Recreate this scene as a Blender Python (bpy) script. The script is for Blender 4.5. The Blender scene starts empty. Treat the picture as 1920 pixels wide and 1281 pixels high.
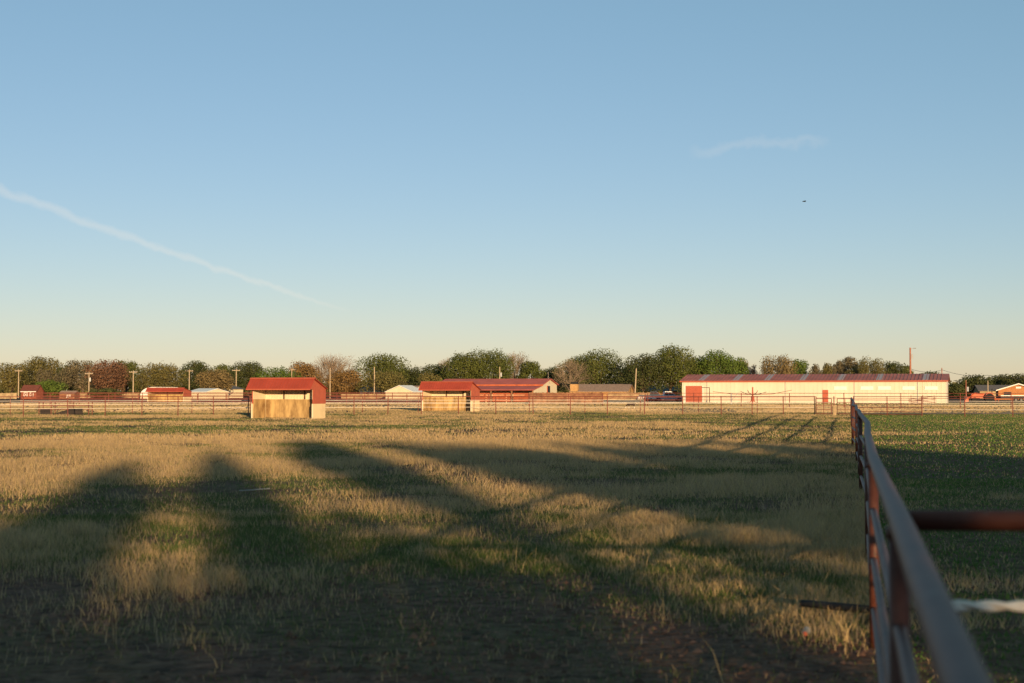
import bpy, math, random
import numpy as np
from mathutils import Vector, Matrix
random.seed(7)
S = bpy.context.scene
COL = S.collection
R = math.radians

# ------------------------------------------------------------------ camera
EYE = 1.85; FPX = 2667.0; HOR = 733.0
PITCH = math.atan((HOR - 640.5) / FPX)
cd = bpy.data.cameras.new('camera'); cam = bpy.data.objects.new('camera', cd); COL.objects.link(cam)
cd.sensor_width = 36.0; cd.lens = 50.0; cd.clip_start = 0.05; cd.clip_end = 20000
cam.location = (0, 0, EYE); cam.rotation_euler = (R(90) + PITCH, 0, 0)
cd.dof.use_dof = True; cd.dof.focus_distance = 90.0; cd.dof.aperture_fstop = 2.4
S.camera = cam

# ------------------------------------------------------------------ light
SUN_AZ = R(13.1)          # the light travels this far left of the view axis
SUN_EL = R(6.5)
LDIR = Vector((-math.sin(SUN_AZ), math.cos(SUN_AZ), 0)); NDIR = Vector((math.cos(SUN_AZ), math.sin(SUN_AZ), 0))
to_sun = Vector((-LDIR.x * math.cos(SUN_EL), -LDIR.y * math.cos(SUN_EL), math.sin(SUN_EL)))
sl = bpy.data.lights.new('sun', 'SUN'); sun = bpy.data.objects.new('sun', sl); COL.objects.link(sun)
sl.energy = 5.0; sl.angle = R(0.53); sl.color = (1.0, 0.70, 0.38)
sun.rotation_euler = to_sun.to_track_quat('Z', 'Y').to_euler(); sun.location = (20, -60, 40)

W = bpy.data.worlds.new('World'); S.world = W; W.use_nodes = True
wt = W.node_tree; wt.nodes.clear()
def wn(t, **k):
    n = wt.nodes.new(t)
    for a, b in k.items(): setattr(n, a, b)
    return n
def wm(op, a, b=None, c=None, clamp=False):
    n = wn('ShaderNodeMath', operation=op, use_clamp=clamp)
    for i, v in enumerate((a, b, c)):
        if v is None: continue
        if isinstance(v, (int, float)): n.inputs[i].default_value = v
        else: wt.links.new(v, n.inputs[i])
    return n.outputs[0]
sky = wn('ShaderNodeTexSky', sky_type='NISHITA', sun_disc=False)
sky.sun_elevation = SUN_EL; sky.sun_rotation = math.atan2(to_sun.x, to_sun.y)
sky.altitude = 300; sky.air_density = 0.9; sky.dust_density = 0.2; sky.ozone_density = 2.0
bg = wn('ShaderNodeBackground'); bg.inputs['Strength'].default_value = 0.098
wo = wn('ShaderNodeOutputWorld'); wt.links.new(bg.outputs[0], wo.inputs[0])
tc = wn('ShaderNodeTexCoord')
def pix_dir(px, py):
    yu = (640.5 - py) / FPX
    return Vector(((px - 960) / FPX, math.cos(PITCH) - yu * math.sin(PITCH), math.sin(PITCH) + yu * math.cos(PITCH))).normalized()
def wdot(vec):
    n = wn('ShaderNodeVectorMath', operation='DOT_PRODUCT'); wt.links.new(tc.outputs['Generated'], n.inputs[0]); n.inputs[1].default_value = vec
    return n.outputs['Value']
wnz = wn('ShaderNodeTexNoise'); wt.links.new(tc.outputs['Generated'], wnz.inputs['Vector']); wnz.inputs['Scale'].default_value = 60; wnz.inputs['Detail'].default_value = 9
def streak(pa, pb, w0, w1, curve, nz):
    """a thin trail of ice cloud along the great circle from a to b"""
    a, b = pix_dir(*pa), pix_dir(*pb); n = a.cross(b).normalized(); t = (b - a).normalized(); L = (b - a).length; mid = (a + b) / 2
    s = wm('DIVIDE', wm('SUBTRACT', wdot(t), mid.dot(t)), L / 2)               # -1 .. 1 along
    d = wdot(n)
    d = wm('ADD', d, wm('MULTIPLY', wm('SUBTRACT', wm('MULTIPLY', s, s), 1.0), curve))
    d = wm('ADD', d, wm('MULTIPLY', wm('SUBTRACT', wnz.outputs['Fac'], 0.5), nz))
    w = wm('ADD', wm('MULTIPLY', s, (w1 - w0) / 2), (w0 + w1) / 2)
    m = wm('SUBTRACT', 1.0, wm('DIVIDE', wm('ABSOLUTE', d), w), clamp=True)
    m = wm('SMOOTH_MIN', m, 0.8, 0.3)
    e = wm('SUBTRACT', 1.0, wm('POWER', wm('ABSOLUTE', s), 6.0), clamp=True)
    return wm('MULTIPLY', m, e, clamp=True)
m1 = wm('MULTIPLY', streak((-260, 262), (660, 588), 0.0052, 0.0018, 0.0015, 0.009), 0.23)
m2 = wm('MULTIPLY', streak((1290, 290), (1560, 262), 0.0060, 0.0045, -0.002, 0.020), 0.11)
mm = wm('ADD', m1, m2, clamp=True)
mix = wn('ShaderNodeMixRGB', blend_type='MIX'); wt.links.new(mm, mix.inputs[0]); wb = wn('ShaderNodeMixRGB', blend_type='MULTIPLY'); wb.inputs[0].default_value = 1; wb.inputs[2].default_value = (.98, .73, .83, 1)   # thin even haze over the whole sky
hz = wn('ShaderNodeMixRGB', blend_type='ADD'); hz.inputs[0].default_value = 1; hz.inputs[2].default_value = (.42, 1.25, 1.18, 1)
wt.links.new(sky.outputs[0], wb.inputs[1]); wt.links.new(wb.outputs[0], hz.inputs[1]); wt.links.new(hz.outputs[0], mix.inputs[1]); mix.inputs[2].default_value = (7.5, 6.6, 5.6, 1)
wt.links.new(mix.outputs[0], bg.inputs[0])

S.render.engine = 'CYCLES'
S.view_settings.view_transform = 'Standard'; S.view_settings.look = 'None'; S.view_settings.gamma = 1; S.view_settings.exposure = 0.45
S.render.resolution_x = 1024; S.render.resolution_y = 683

# ------------------------------------------------------------------ helpers
def X(px, D): return (px - 960) / FPX * D
def Z(py, D): return EYE + (HOR - py) / FPX * D
def DG(py): return EYE * FPX / (py - HOR)            # distance of a ground point on picture row py

_m = {}
def mat(name, col, rough=0.8, metal=0.0, var=0.15, scale=3.0, bump=0.0, bscale=40.0, spec=0.3, stretch=(1, 1, 1), dark=None, coord='Object'):
    if name in _m: return _m[name]
    m = bpy.data.materials.new(name); m.use_nodes = True; nt = m.node_tree; b = nt.nodes['Principled BSDF']
    b.inputs['Roughness'].default_value = rough; b.inputs['Metallic'].default_value = metal; b.inputs['Specular IOR Level'].default_value = spec
    t = nt.nodes.new('ShaderNodeTexCoord'); mp = nt.nodes.new('ShaderNodeMapping'); mp.inputs['Scale'].default_value = stretch
    nt.links.new(t.outputs[coord], mp.inputs[0])
    n = nt.nodes.new('ShaderNodeTexNoise'); n.inputs['Scale'].default_value = scale; n.inputs['Detail'].default_value = 6; n.inputs['Roughness'].default_value = 0.65
    nt.links.new(mp.outputs[0], n.inputs['Vector'])
    cr = nt.nodes.new('ShaderNodeValToRGB'); e = cr.color_ramp.elements
    d = dark if dark else tuple(c * (1 - 2 * var) for c in col)
    e[0].position = 0.32; e[0].color = (*d, 1); e[1].position = 0.62; e[1].color = (*[min(1, c * (1 + var * .4)) for c in col], 1)
    nt.links.new(n.outputs['Fac'], cr.inputs[0]); nt.links.new(cr.outputs[0], b.inputs['Base Color'])
    if bump:
        n2 = nt.nodes.new('ShaderNodeTexNoise'); n2.inputs['Scale'].default_value = bscale; n2.inputs['Detail'].default_value = 4
        nt.links.new(mp.outputs[0], n2.inputs['Vector']); bp = nt.nodes.new('ShaderNodeBump'); bp.inputs['Strength'].default_value = bump; bp.inputs['Distance'].default_value = 0.05
        nt.links.new(n2.outputs['Fac'], bp.inputs['Height']); nt.links.new(bp.outputs[0], b.inputs['Normal'])
    _m[name] = m; return m
def attr_mat(name, trans=0.25, rough=0.85, spec=0.15):
    """colour comes from the mesh's own colour attribute (leaf or blade colour)"""
    if name in _m: return _m[name]
    m = bpy.data.materials.new(name); m.use_nodes = True; nt = m.node_tree; b = nt.nodes['Principled BSDF']
    a = nt.nodes.new('ShaderNodeAttribute'); a.attribute_name = 'Col'
    b.inputs['Roughness'].default_value = rough; b.inputs['Specular IOR Level'].default_value = spec
    nt.links.new(a.outputs['Color'], b.inputs['Base Color'])
    tr = nt.nodes.new('ShaderNodeBsdfTranslucent'); nt.links.new(a.outputs['Color'], tr.inputs[0])
    mx = nt.nodes.new('ShaderNodeMixShader'); mx.inputs[0].default_value = trans
    nt.links.new(b.outputs[0], mx.inputs[1]); nt.links.new(tr.outputs[0], mx.inputs[2]); nt.links.new(mx.outputs[0], nt.nodes['Material Output'].inputs[0])
    _m[name] = m; return m

class MB:
    """collects boxes, tubes and polygons; build() links them as one mesh object"""
    def __init__(s): s.v = []; s.f = []
    def poly(s, pts):
        i = len(s.v); s.v += [tuple(p) for p in pts]; s.f.append(tuple(range(i, i + len(pts)))); return s
    def box(s, x0, x1, y0, y1, z0, z1, M=None):
        c = [(x0, y0, z0), (x1, y0, z0), (x1, y1, z0), (x0, y1, z0), (x0, y0, z1), (x1, y0, z1), (x1, y1, z1), (x0, y1, z1)]
        if M is not None: c = [tuple(M @ Vector(p)) for p in c]
        i = len(s.v); s.v += c
        s.f += [tuple(i + k for k in q) for q in ((0, 3, 2, 1), (4, 5, 6, 7), (0, 1, 5, 4), (1, 2, 6, 5), (2, 3, 7, 6), (3, 0, 4, 7))]; return s
    def prism(s, prof, a, b, axis='x'):
        """prof: list of 2-D points swept from a to b along axis"""
        i = len(s.v); n = len(prof)
        for w in (a, b):
            for p, q in prof:
                s.v.append((w, p, q) if axis == 'x' else ((p, w, q) if axis == 'y' else (p, q, w)))
        s.f.append(tuple(range(i, i + n))); s.f.append(tuple(range(i + 2 * n - 1, i + n - 1, -1)))
        for k in range(n): s.f.append((i + k, i + (k + 1) % n, i + n + (k + 1) % n, i + n + k))
        return s
    def tube(s, pts, rad, n=8, cap=True):
        pts = [Vector(p) for p in pts]
        if not isinstance(rad, (list, tuple)): rad = [rad] * len(pts)
        base = len(s.v)
        for k, p in enumerate(pts):
            d = (pts[min(k + 1, len(pts) - 1)] - pts[max(k - 1, 0)]).normalized()
            up = Vector((0, 0, 1)) if abs(d.z) < .9 else Vector((1, 0, 0))
            u = d.cross(up).normalized(); w = u.cross(d)
            for j in range(n):
                a = 2 * math.pi * j / n; s.v.append(tuple(p + (u * math.cos(a) + w * math.sin(a)) * rad[k]))
        for k in range(len(pts) - 1):
            for j in range(n):
                a = base + k * n + j; b = base + k * n + (j + 1) % n; s.f.append((a, b, b + n, a + n))
        if cap:
            s.f.append(tuple(base + j for j in range(n - 1, -1, -1))); e = base + (len(pts) - 1) * n; s.f.append(tuple(e + j for j in range(n)))
        return s
    def build(s, name, m, parent=None, smooth=False):
        me = bpy.data.meshes.new(name); me.from_pydata(s.v, [], s.f); me.update()
        if smooth: me.polygons.foreach_set('use_smooth', [True] * len(me.polygons))
        me.materials.append(m); o = bpy.data.objects.new(name, me); COL.objects.link(o)
        if parent: o.parent = parent
        return o
def tag(o, label=None, cat=None, group=None, kind=None):
    for k, v in (('label', label), ('category', cat), ('group', group), ('kind', kind)):
        if v: o[k] = v
    return o
def thing(name, label, cat, loc=(0, 0, 0), rz=0, group=None):
    o = bpy.data.objects.new(name, None); COL.objects.link(o); o.location = loc; o.rotation_euler = (0, 0, rz); o.empty_display_size = .3
    return tag(o, label, cat, group)
def np_mesh(name, V, F, m, col=None, parent=None):
    """V (n,3), F (k,3) or (k,4) numpy; fast mesh with a per-vertex colour"""
    me = bpy.data.meshes.new(name); k = F.shape[1]
    me.vertices.add(len(V)); me.vertices.foreach_set('co', V.astype(np.float32).ravel())
    me.loops.add(F.size); me.loops.foreach_set('vertex_index', F.astype(np.int32).ravel())
    me.polygons.add(len(F)); me.polygons.foreach_set('loop_start', (np.arange(len(F)) * k).astype(np.int32))
    try: me.polygons.foreach_set('loop_total', np.full(len(F), k, np.int32))
    except Exception: pass
    me.update(calc_edges=True)
    if col is not None:
        a = me.color_attributes.new('Col', 'FLOAT_COLOR', 'POINT'); c = np.ones((len(V), 4), np.float32); c[:, :3] = col; a.data.foreach_set('color', c.ravel())
    me.materials.append(m); o = bpy.data.objects.new(name, me); COL.objects.link(o)
    if parent: o.parent = parent
    return o
def vnoise(x, y, seed=0):
    """smooth value noise in numpy, 0..1"""
    xi = np.floor(x).astype(np.int64); yi = np.floor(y).astype(np.int64); fx = x - xi; fy = y - yi
    fx = fx * fx * (3 - 2 * fx); fy = fy * fy * (3 - 2 * fy)
    def h(a, b):
        n = (a * 374761393 + b * 668265263 + seed * 974711) & 0xffffffff; n = ((n ^ (n >> 13)) * 1274126177) & 0xffffffff
        return ((n ^ (n >> 16)) & 0xffff) / 65535.0
    return (h(xi, yi) * (1 - fx) + h(xi + 1, yi) * fx) * (1 - fy) + (h(xi, yi + 1) * (1 - fx) + h(xi + 1, yi + 1) * fx) * fy
def fbm(x, y, seed=0, o=4):
    t = 0; a = .5; s = 0
    for k in range(o): t = t + a * vnoise(x * 2 ** k, y * 2 ** k, seed + k); s += a; a *= .55
    return t / s

# ------------------------------------------------------------------ materials
M_cream = mat('cream_sheet_metal', (0.74, 0.63, 0.43), 0.55, var=.05, scale=.6)
M_ycream = mat('sun_yellowed_sheet', (0.80, 0.60, 0.34), 0.65, var=.08, scale=1.2)  # cream of the side walls, warm sunlight put into its colour
M_white = mat('white_paint', (0.80, 0.78, 0.72), 0.5, var=.05)
M_redroof = mat('red_roof_metal', (0.33, 0.055, 0.034), 0.65, var=.12, scale=.8, spec=.25)
M_fadedroof = mat('faded_red_roof_metal', (0.40, 0.145, 0.12), 0.7, var=.16, scale=.5, spec=.25)
M_stableroof = mat('stable_roof_metal', (0.52, 0.13, 0.10), 0.75, var=.12, scale=.6, spec=.2)
M_barn = mat('pale_barn_metal', (0.69, 0.60, 0.47), 0.6, var=.06, scale=.35, stretch=(1, 1, .3))
M_rim = mat('dull_rim', (.16, .15, .14), .6)
M_grayroof = mat('skylight_sheet', (0.40, 0.31, 0.27), 0.4, var=.15)
M_redside = mat('red_painted_sheet', (0.44, 0.105, 0.058), 0.65, var=.08)
M_orange = mat('orange_red_boards', (0.48, 0.12, 0.045), 0.75, var=.2, scale=2)
M_ply = mat('stained_plywood', (0.50, 0.34, 0.15), 0.85, var=.25, scale=1.5, stretch=(1.6, 1, .45), dark=(0.19, 0.11, 0.045))
M_post = mat('dark_timber', (0.12, 0.075, 0.045), 0.9, var=.2)
M_pipe = mat('red_brown_pipe', (0.20, 0.055, 0.038), 0.6, var=.25, scale=4)
M_rope = mat('white_fence_rope', (0.84, 0.75, 0.64), 0.8, var=.08)
M_pole = mat('weathered_pole_wood', (0.48, 0.37, 0.25), 0.9, var=.15)
M_redpole = mat('red_brown_pole_wood', (0.36, 0.14, 0.085), 0.9, var=.15)
M_metal = mat('grey_metal', (0.42, 0.42, 0.42), 0.45, metal=.3, var=.1)
M_black = mat('black_matte', (0.015, 0.015, 0.016), 0.6, var=.1)
M_fencewood = mat('brown_picket_wood', (0.30, 0.15, 0.08), 0.9, var=.3, scale=1.2)
M_tanwood = mat('tan_picket_wood', (0.42, 0.30, 0.17), 0.9, var=.25, scale=1.2)
M_shingle = mat('pink_brown_shingles', (0.36, 0.235, 0.17), 0.9, var=.2, scale=3)
M_grayshingle = mat('grey_shingles', (0.14, 0.125, 0.12), 0.9, var=.2, scale=3)
M_brick = mat('tan_brick', (0.50, 0.29, 0.12), 0.9, var=.2, scale=6)
M_obrick = mat('orange_brick', (0.46, 0.20, 0.08), 0.9, var=.2, scale=6)
M_redshed = mat('red_shed_boards', (0.30, 0.09, 0.05), 0.8, var=.15)
M_brownroof = mat('brown_shed_roof', (0.16, 0.05, 0.035), 0.85, var=.15)
M_glass = mat('dark_window_glass', (0.03, 0.035, 0.04), 0.12, var=.1, spec=.6)
M_tyre = mat('rubber', (0.02, 0.02, 0.02), 0.9)
M_trunk = mat('bark', (0.13, 0.09, 0.06), 0.95, var=.25, scale=3)
M_palebark = mat('pale_bark', (0.27, 0.20, 0.14), 0.95, var=.2, scale=3)
M_leaf = attr_mat('foliage', .22)
M_grass = attr_mat('grass_blades', .25)

def rust_mat():
    m = bpy.data.materials.new('rusty_red_pipe'); m.use_nodes = True; nt = m.node_tree; b = nt.nodes['Principled BSDF']
    t = nt.nodes.new('ShaderNodeTexCoord'); n = nt.nodes.new('ShaderNodeTexNoise'); n.inputs['Scale'].default_value = 7; n.inputs['Detail'].default_value = 8; n.inputs['Roughness'].default_value = .7
    nt.links.new(t.outputs['Object'], n.inputs['Vector'])
    cr = nt.nodes.new('ShaderNodeValToRGB'); e = cr.color_ramp.elements
    e[0].position = .30; e[0].color = (.022, .010, .008, 1); e[1].position = .75; e[1].color = (.10, .092, .088, 1)
    x = e.new(.45); x.color = (.085, .024, .014, 1); x = e.new(.60); x.color = (.095, .034, .022, 1)
    nt.links.new(n.outputs['Fac'], cr.inputs[0]); nt.links.new(cr.outputs[0], b.inputs['Base Color'])
    b.inputs['Roughness'].default_value = .55; b.inputs['Specular IOR Level'].default_value = .3
    bp = nt.nodes.new('ShaderNodeBump'); bp.inputs['Strength'].default_value = .25; bp.inputs['Distance'].default_value = .004; nt.links.new(n.outputs['Fac'], bp.inputs['Height']); nt.links.new(bp.outputs[0], b.inputs['Normal'])
    return m
M_rust = rust_mat()

def ground_mat(name, cols, sc, bump, bscale, dist=.08):
    m = bpy.data.materials.new(name); m.use_nodes = True; nt = m.node_tree; b = nt.nodes['Principled BSDF']; b.inputs['Roughness'].default_value = .95; b.inputs['Specular IOR Level'].default_value = .1
    t = nt.nodes.new('ShaderNodeTexCoord'); n = nt.nodes.new('ShaderNodeTexNoise'); n.inputs['Scale'].default_value = sc; n.inputs['Detail'].default_value = 9; n.inputs['Roughness'].default_value = .62
    nt.links.new(t.outputs['Object'], n.inputs['Vector']); cr = nt.nodes.new('ShaderNodeValToRGB'); e = cr.color_ramp.elements
    e[0].position = .3; e[0].color = (*cols[0], 1); e[1].position = .7; e[1].color = (*cols[-1], 1)
    for k, c in enumerate(cols[1:-1]): x = e.new(.3 + .4 * (k + 1) / (len(cols) - 1)); x.color = (*c, 1)
    nt.links.new(n.outputs['Fac'], cr.inputs[0]); nt.links.new(cr.outputs[0], b.inputs['Base Color'])
    n3 = nt.nodes.new('ShaderNodeTexNoise'); n3.inputs['Scale'].default_value = 5; n3.inputs['Detail'].default_value = 8; n3.inputs['Roughness'].default_value = .75; nt.links.new(t.outputs['Object'], n3.inputs['Vector'])
    r3 = nt.nodes.new('ShaderNodeValToRGB'); r3.color_ramp.elements[0].position = .36; r3.color_ramp.elements[0].color = (.30, .27, .26, 1); r3.color_ramp.elements[1].position = .64; r3.color_ramp.elements[1].color = (1.35, 1.3, 1.25, 1); nt.links.new(n3.outputs['Fac'], r3.inputs[0])
    mu = nt.nodes.new('ShaderNodeMixRGB'); mu.blend_type = 'MULTIPLY'; mu.inputs[0].default_value = 1; nt.links.new(cr.outputs[0], mu.inputs[1]); nt.links.new(r3.outputs[0], mu.inputs[2]); nt.links.new(mu.outputs[0], b.inputs['Base Color'])
    n2 = nt.nodes.new('ShaderNodeTexNoise'); n2.inputs['Scale'].default_value = bscale; n2.inputs['Detail'].default_value = 6; nt.links.new(t.outputs['Object'], n2.inputs['Vector'])
    bp = nt.nodes.new('ShaderNodeBump'); bp.inputs['Strength'].default_value = bump; bp.inputs['Distance'].default_value = dist
    nt.links.new(n2.outputs['Fac'], bp.inputs['Height']); nt.links.new(bp.outputs[0], b.inputs['Normal'])
    return m
M_ground = ground_mat('pasture_soil', [(.105, .048, .034), (.165, .085, .058), (.14, .090, .052), (.20, .128, .082)], .35, 1.0, 9, .12)
M_dirt = ground_mat('tan_dirt', [(.46, .30, .175), (.54, .37, .215), (.62, .44, .27)], .15, 1.0, 2.2, .8)
M_reddirt = ground_mat('red_dirt', [(.30, .12, .075), (.38, .165, .10), (.45, .22, .14)], .12, 1.0, 2.0, .8)

# ------------------------------------------------------------------ the ground
def sheet(name, pts, m, z):
    o = MB().poly([(x, y, z) for x, y in pts]).build(name, m); o['kind'] = 'structure'; return o
sheet('ground', [(-7000, -500), (7000, -500), (7000, 9000), (-7000, 9000)], M_ground, 0)
sheet('dirt_paddock', [(X(700, 122), 122), (X(1240, 120), 119), (X(1925, 114), 113), (X(2150, 160), 160), (X(1950, 186), 186), (X(1260, 200), 198), (X(640, 176), 176)], M_dirt, .006)
sheet('red_dirt_arena', [(X(40, 215), 215), (X(880, 215), 208), (X(860, 330), 330), (X(60, 345), 345)], M_reddirt, .006)
sheet('dirt_track', [(X(-60, 148), 148), (X(640, 150), 150), (X(640, 172), 172), (X(-60, 176), 176)], M_dirt, .010)

# ------------------------------------------------------------------ grass (nobody could count it)
FDIR = Vector((math.sin(R(13.3)), math.cos(R(13.3)), 0)); FO = Vector((.17 * math.cos(R(13.3)), -.17 * math.sin(R(13.3)), 0))
rng = np.random.default_rng(11)
def fence_side(x, y):  # > 0 right of the near fence
    return (x - FO.x) * FDIR.y - (y - FO.y) * FDIR.x
def grass_zone(name, label, y0, y1, n, hmul, wbase, segs, right):
    y = np.sqrt(rng.uniform(y0 * y0, y1 * y1, n * 2)); x = (rng.uniform(-.39, .39, n * 2)) * y + rng.uniform(-2, 2, n * 2)
    sd = fence_side(x, y); k = (sd > .02) if right else (sd < .10); x, y = x[k], y[k]
    dry = fbm(x / 7, y / 9, 3) * .75 + fbm(x / 1.3, y / 1.3, 9) * .35
    big = fbm(x / 16 + 7, y / 13, 21)
    dens = fbm(x / 2.2, y / 2.2, 40)
    nearbare = np.clip((16.6 - .55 * np.clip(x, 0, 4) - y + 4.5 * (fbm(x / 3, y / 3, 77) - .5) * 2) / 4.5, 0, 1)
    if right: keep = rng.random(len(x)) < np.clip(.35 + dens, 0, 1)
    else: keep = rng.random(len(x)) < np.clip((dens - .28) * 3.0, .12, 1) * (1 - .88 * nearbare)
    x, y, dry, big, nearbare = x[keep], y[keep], dry[keep], big[keep], nearbare[keep]
    m = len(x)
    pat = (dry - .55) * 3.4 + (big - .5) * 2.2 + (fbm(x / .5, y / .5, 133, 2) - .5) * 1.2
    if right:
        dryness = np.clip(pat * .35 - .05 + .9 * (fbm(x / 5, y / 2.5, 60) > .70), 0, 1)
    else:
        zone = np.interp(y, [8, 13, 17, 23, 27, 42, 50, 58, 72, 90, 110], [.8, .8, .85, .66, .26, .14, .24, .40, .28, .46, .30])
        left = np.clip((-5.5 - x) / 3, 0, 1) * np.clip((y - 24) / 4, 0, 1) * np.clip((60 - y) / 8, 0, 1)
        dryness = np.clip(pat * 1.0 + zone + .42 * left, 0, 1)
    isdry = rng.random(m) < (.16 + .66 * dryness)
    h = np.where(isdry, rng.uniform(.05, .17, m) * (.5 + .9 * dryness), rng.uniform(.025, .075, m)) * hmul
    h *= (1 - .35 * nearbare) * (.6 + .9 * vnoise(x / .35, y / .35, 55))
    tall = (rng.random(m) < .006) & (not right) & (y < 40); h = np.where(tall, rng.uniform(.18, .36, m), h)
    if right: h *= .62
    w = wbase * rng.uniform(.7, 1.4, m) * np.where(tall, .8, 1)
    az = rng.uniform(0, 2 * np.pi, m); lean = rng.uniform(.1, 1.0, m) * h; la = rng.uniform(0, 2 * np.pi, m)
    dx, dy = np.cos(az) * w, np.sin(az) * w; lx, ly = np.cos(la) * lean, np.sin(la) * lean
    j = rng.uniform(.7, 1.25, m)[:, None]
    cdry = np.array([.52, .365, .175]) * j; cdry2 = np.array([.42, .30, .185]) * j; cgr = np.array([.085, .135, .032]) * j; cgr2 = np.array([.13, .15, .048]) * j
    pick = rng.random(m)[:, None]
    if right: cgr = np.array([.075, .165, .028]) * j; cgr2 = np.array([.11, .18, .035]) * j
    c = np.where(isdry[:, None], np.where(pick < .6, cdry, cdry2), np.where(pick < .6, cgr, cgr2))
    b0 = np.stack([x - dx, y - dy, np.zeros(m)], 1); b1 = np.stack([x + dx, y + dy, np.zeros(m)], 1); tip = np.stack([x + lx, y + ly, h], 1)
    if segs == 1:
        V = np.stack([b0, b1, tip], 1).reshape(-1, 3); F = np.arange(3 * m).reshape(-1, 3); C = np.repeat(c, 3, 0)
    else:
        q = .55; mid = np.stack([x + lx * .3, y + ly * .3, h * q], 1); d3 = np.stack([dx, dy, np.zeros(m)], 1) * .8
        V = np.stack([b0, b1, mid - d3, mid + d3, tip], 1).reshape(-1, 3); i = (np.arange(m) * 5)[:, None]
        F = np.concatenate([i + np.array([[0, 1, 3]]), i + np.array([[0, 3, 2]]), i + np.array([[2, 3, 4]])], 0); C = np.repeat(c, 5, 0)
    tag(np_mesh(name, V, F, M_grass, C), label, 'grass', kind='stuff')
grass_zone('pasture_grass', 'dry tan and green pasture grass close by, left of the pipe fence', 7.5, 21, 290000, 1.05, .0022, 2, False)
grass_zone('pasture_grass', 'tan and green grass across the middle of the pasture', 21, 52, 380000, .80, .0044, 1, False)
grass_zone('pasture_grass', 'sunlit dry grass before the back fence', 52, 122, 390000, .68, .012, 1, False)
grass_zone('paddock_grass', 'short green grass close by, right of the pipe fence', 3.5, 30, 150000, 1.0, .005, 1, True)
grass_zone('paddock_grass', 'short green grass of the right-hand paddock', 30, 112, 230000, 1.0, .013, 1, True)
def clods():
    n = 9000; y = np.sqrt(rng.uniform(7.0 ** 2, 17 ** 2, n)); x = rng.uniform(-.40, .38, n) * y
    k = (fence_side(x, y) < -.05) & (fbm(x / 1.1, y / 1.1, 14) > .45); x, y = x[k], y[k]; m = len(x)
    base = np.array([(1, 0, 0), (0, 1, 0), (-1, 0, 0), (0, -1, 0), (0, 0, 1)], float); r = rng.uniform(.008, .035, m) ** 1.0 * (1 + (rng.random(m) < .05) * .8)
    jit = rng.uniform(.6, 1.3, (m, 5, 1)); V = base[None] * jit * r[:, None, None]; V[:, :, 2] *= .7; a = rng.uniform(0, 6.28, m); c, s_ = np.cos(a)[:, None], np.sin(a)[:, None]
    V = np.stack([V[:, :, 0] * c - V[:, :, 1] * s_ + x[:, None], V[:, :, 0] * s_ + V[:, :, 1] * c + y[:, None], V[:, :, 2]], 2).reshape(-1, 3)
    i = (np.arange(m) * 5)[:, None]; F = np.concatenate([i + np.array([[0, 1, 4]]), i + np.array([[1, 2, 4]]), i + np.array([[2, 3, 4]]), i + np.array([[3, 0, 4]])], 0)
    col = np.array([.19, .095, .064])[None] * rng.uniform(.45, 1.3, m)[:, None]
    tag(np_mesh('soil_clods', V, F, attr_mat('clod_soil', 0, .95, .1), np.repeat(col, 5, 0)), 'crumbly reddish-brown soil clods on the bare foreground', 'soil', kind='stuff')
clods()
def stubble(name, label, y0, y1, n, x0, x1, hh, col, ww):
    y = rng.uniform(y0, y1, n); x = (rng.uniform(x0, x1, n) - 960) / FPX * y
    k = rng.random(n) < np.clip(fbm(x / 9, y / 14, 5) * 1.8 - .35, .08, 1); x, y = x[k], y[k]; m = len(x)
    h = rng.uniform(.4, 1, m) * hh; w = rng.uniform(.5, 1.3, m) * ww; a = rng.uniform(-.8, .8, m)
    b0 = np.stack([x - np.cos(a) * w, y - np.sin(a) * w, 0 * x], 1); b1 = np.stack([x + np.cos(a) * w, y + np.sin(a) * w, 0 * x], 1); tp = np.stack([x + rng.uniform(-.1, .1, m), y + rng.uniform(0, .08, m), h], 1)
    c = np.array(col[0])[None] + (np.array(col[1]) - np.array(col[0]))[None] * np.clip(fbm(x / 12, y / 20, 31)[:, None] * 2.2 - .6 + rng.uniform(-.2, .2, m)[:, None], 0, 1)
    V = np.stack([b0, b1, tp], 1).reshape(-1, 3)
    tag(np_mesh(name, V, np.arange(3 * m).reshape(-1, 3), M_grass, np.repeat(c, 3, 0)), label, 'grass', kind='stuff')
stubble('far_stubble', 'sparse dry stubble beyond the back fence', 120, 215, 90000, -60, 2000, .10, [(.30, .22, .10), (.56, .40, .23)], .12)
stubble('far_stubble', 'weedy strip of grass along the foot of the long barn', 186, 206, 9000, 1230, 1960, .22, [(.07, .085, .03), (.20, .17, .08)], .16)

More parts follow.
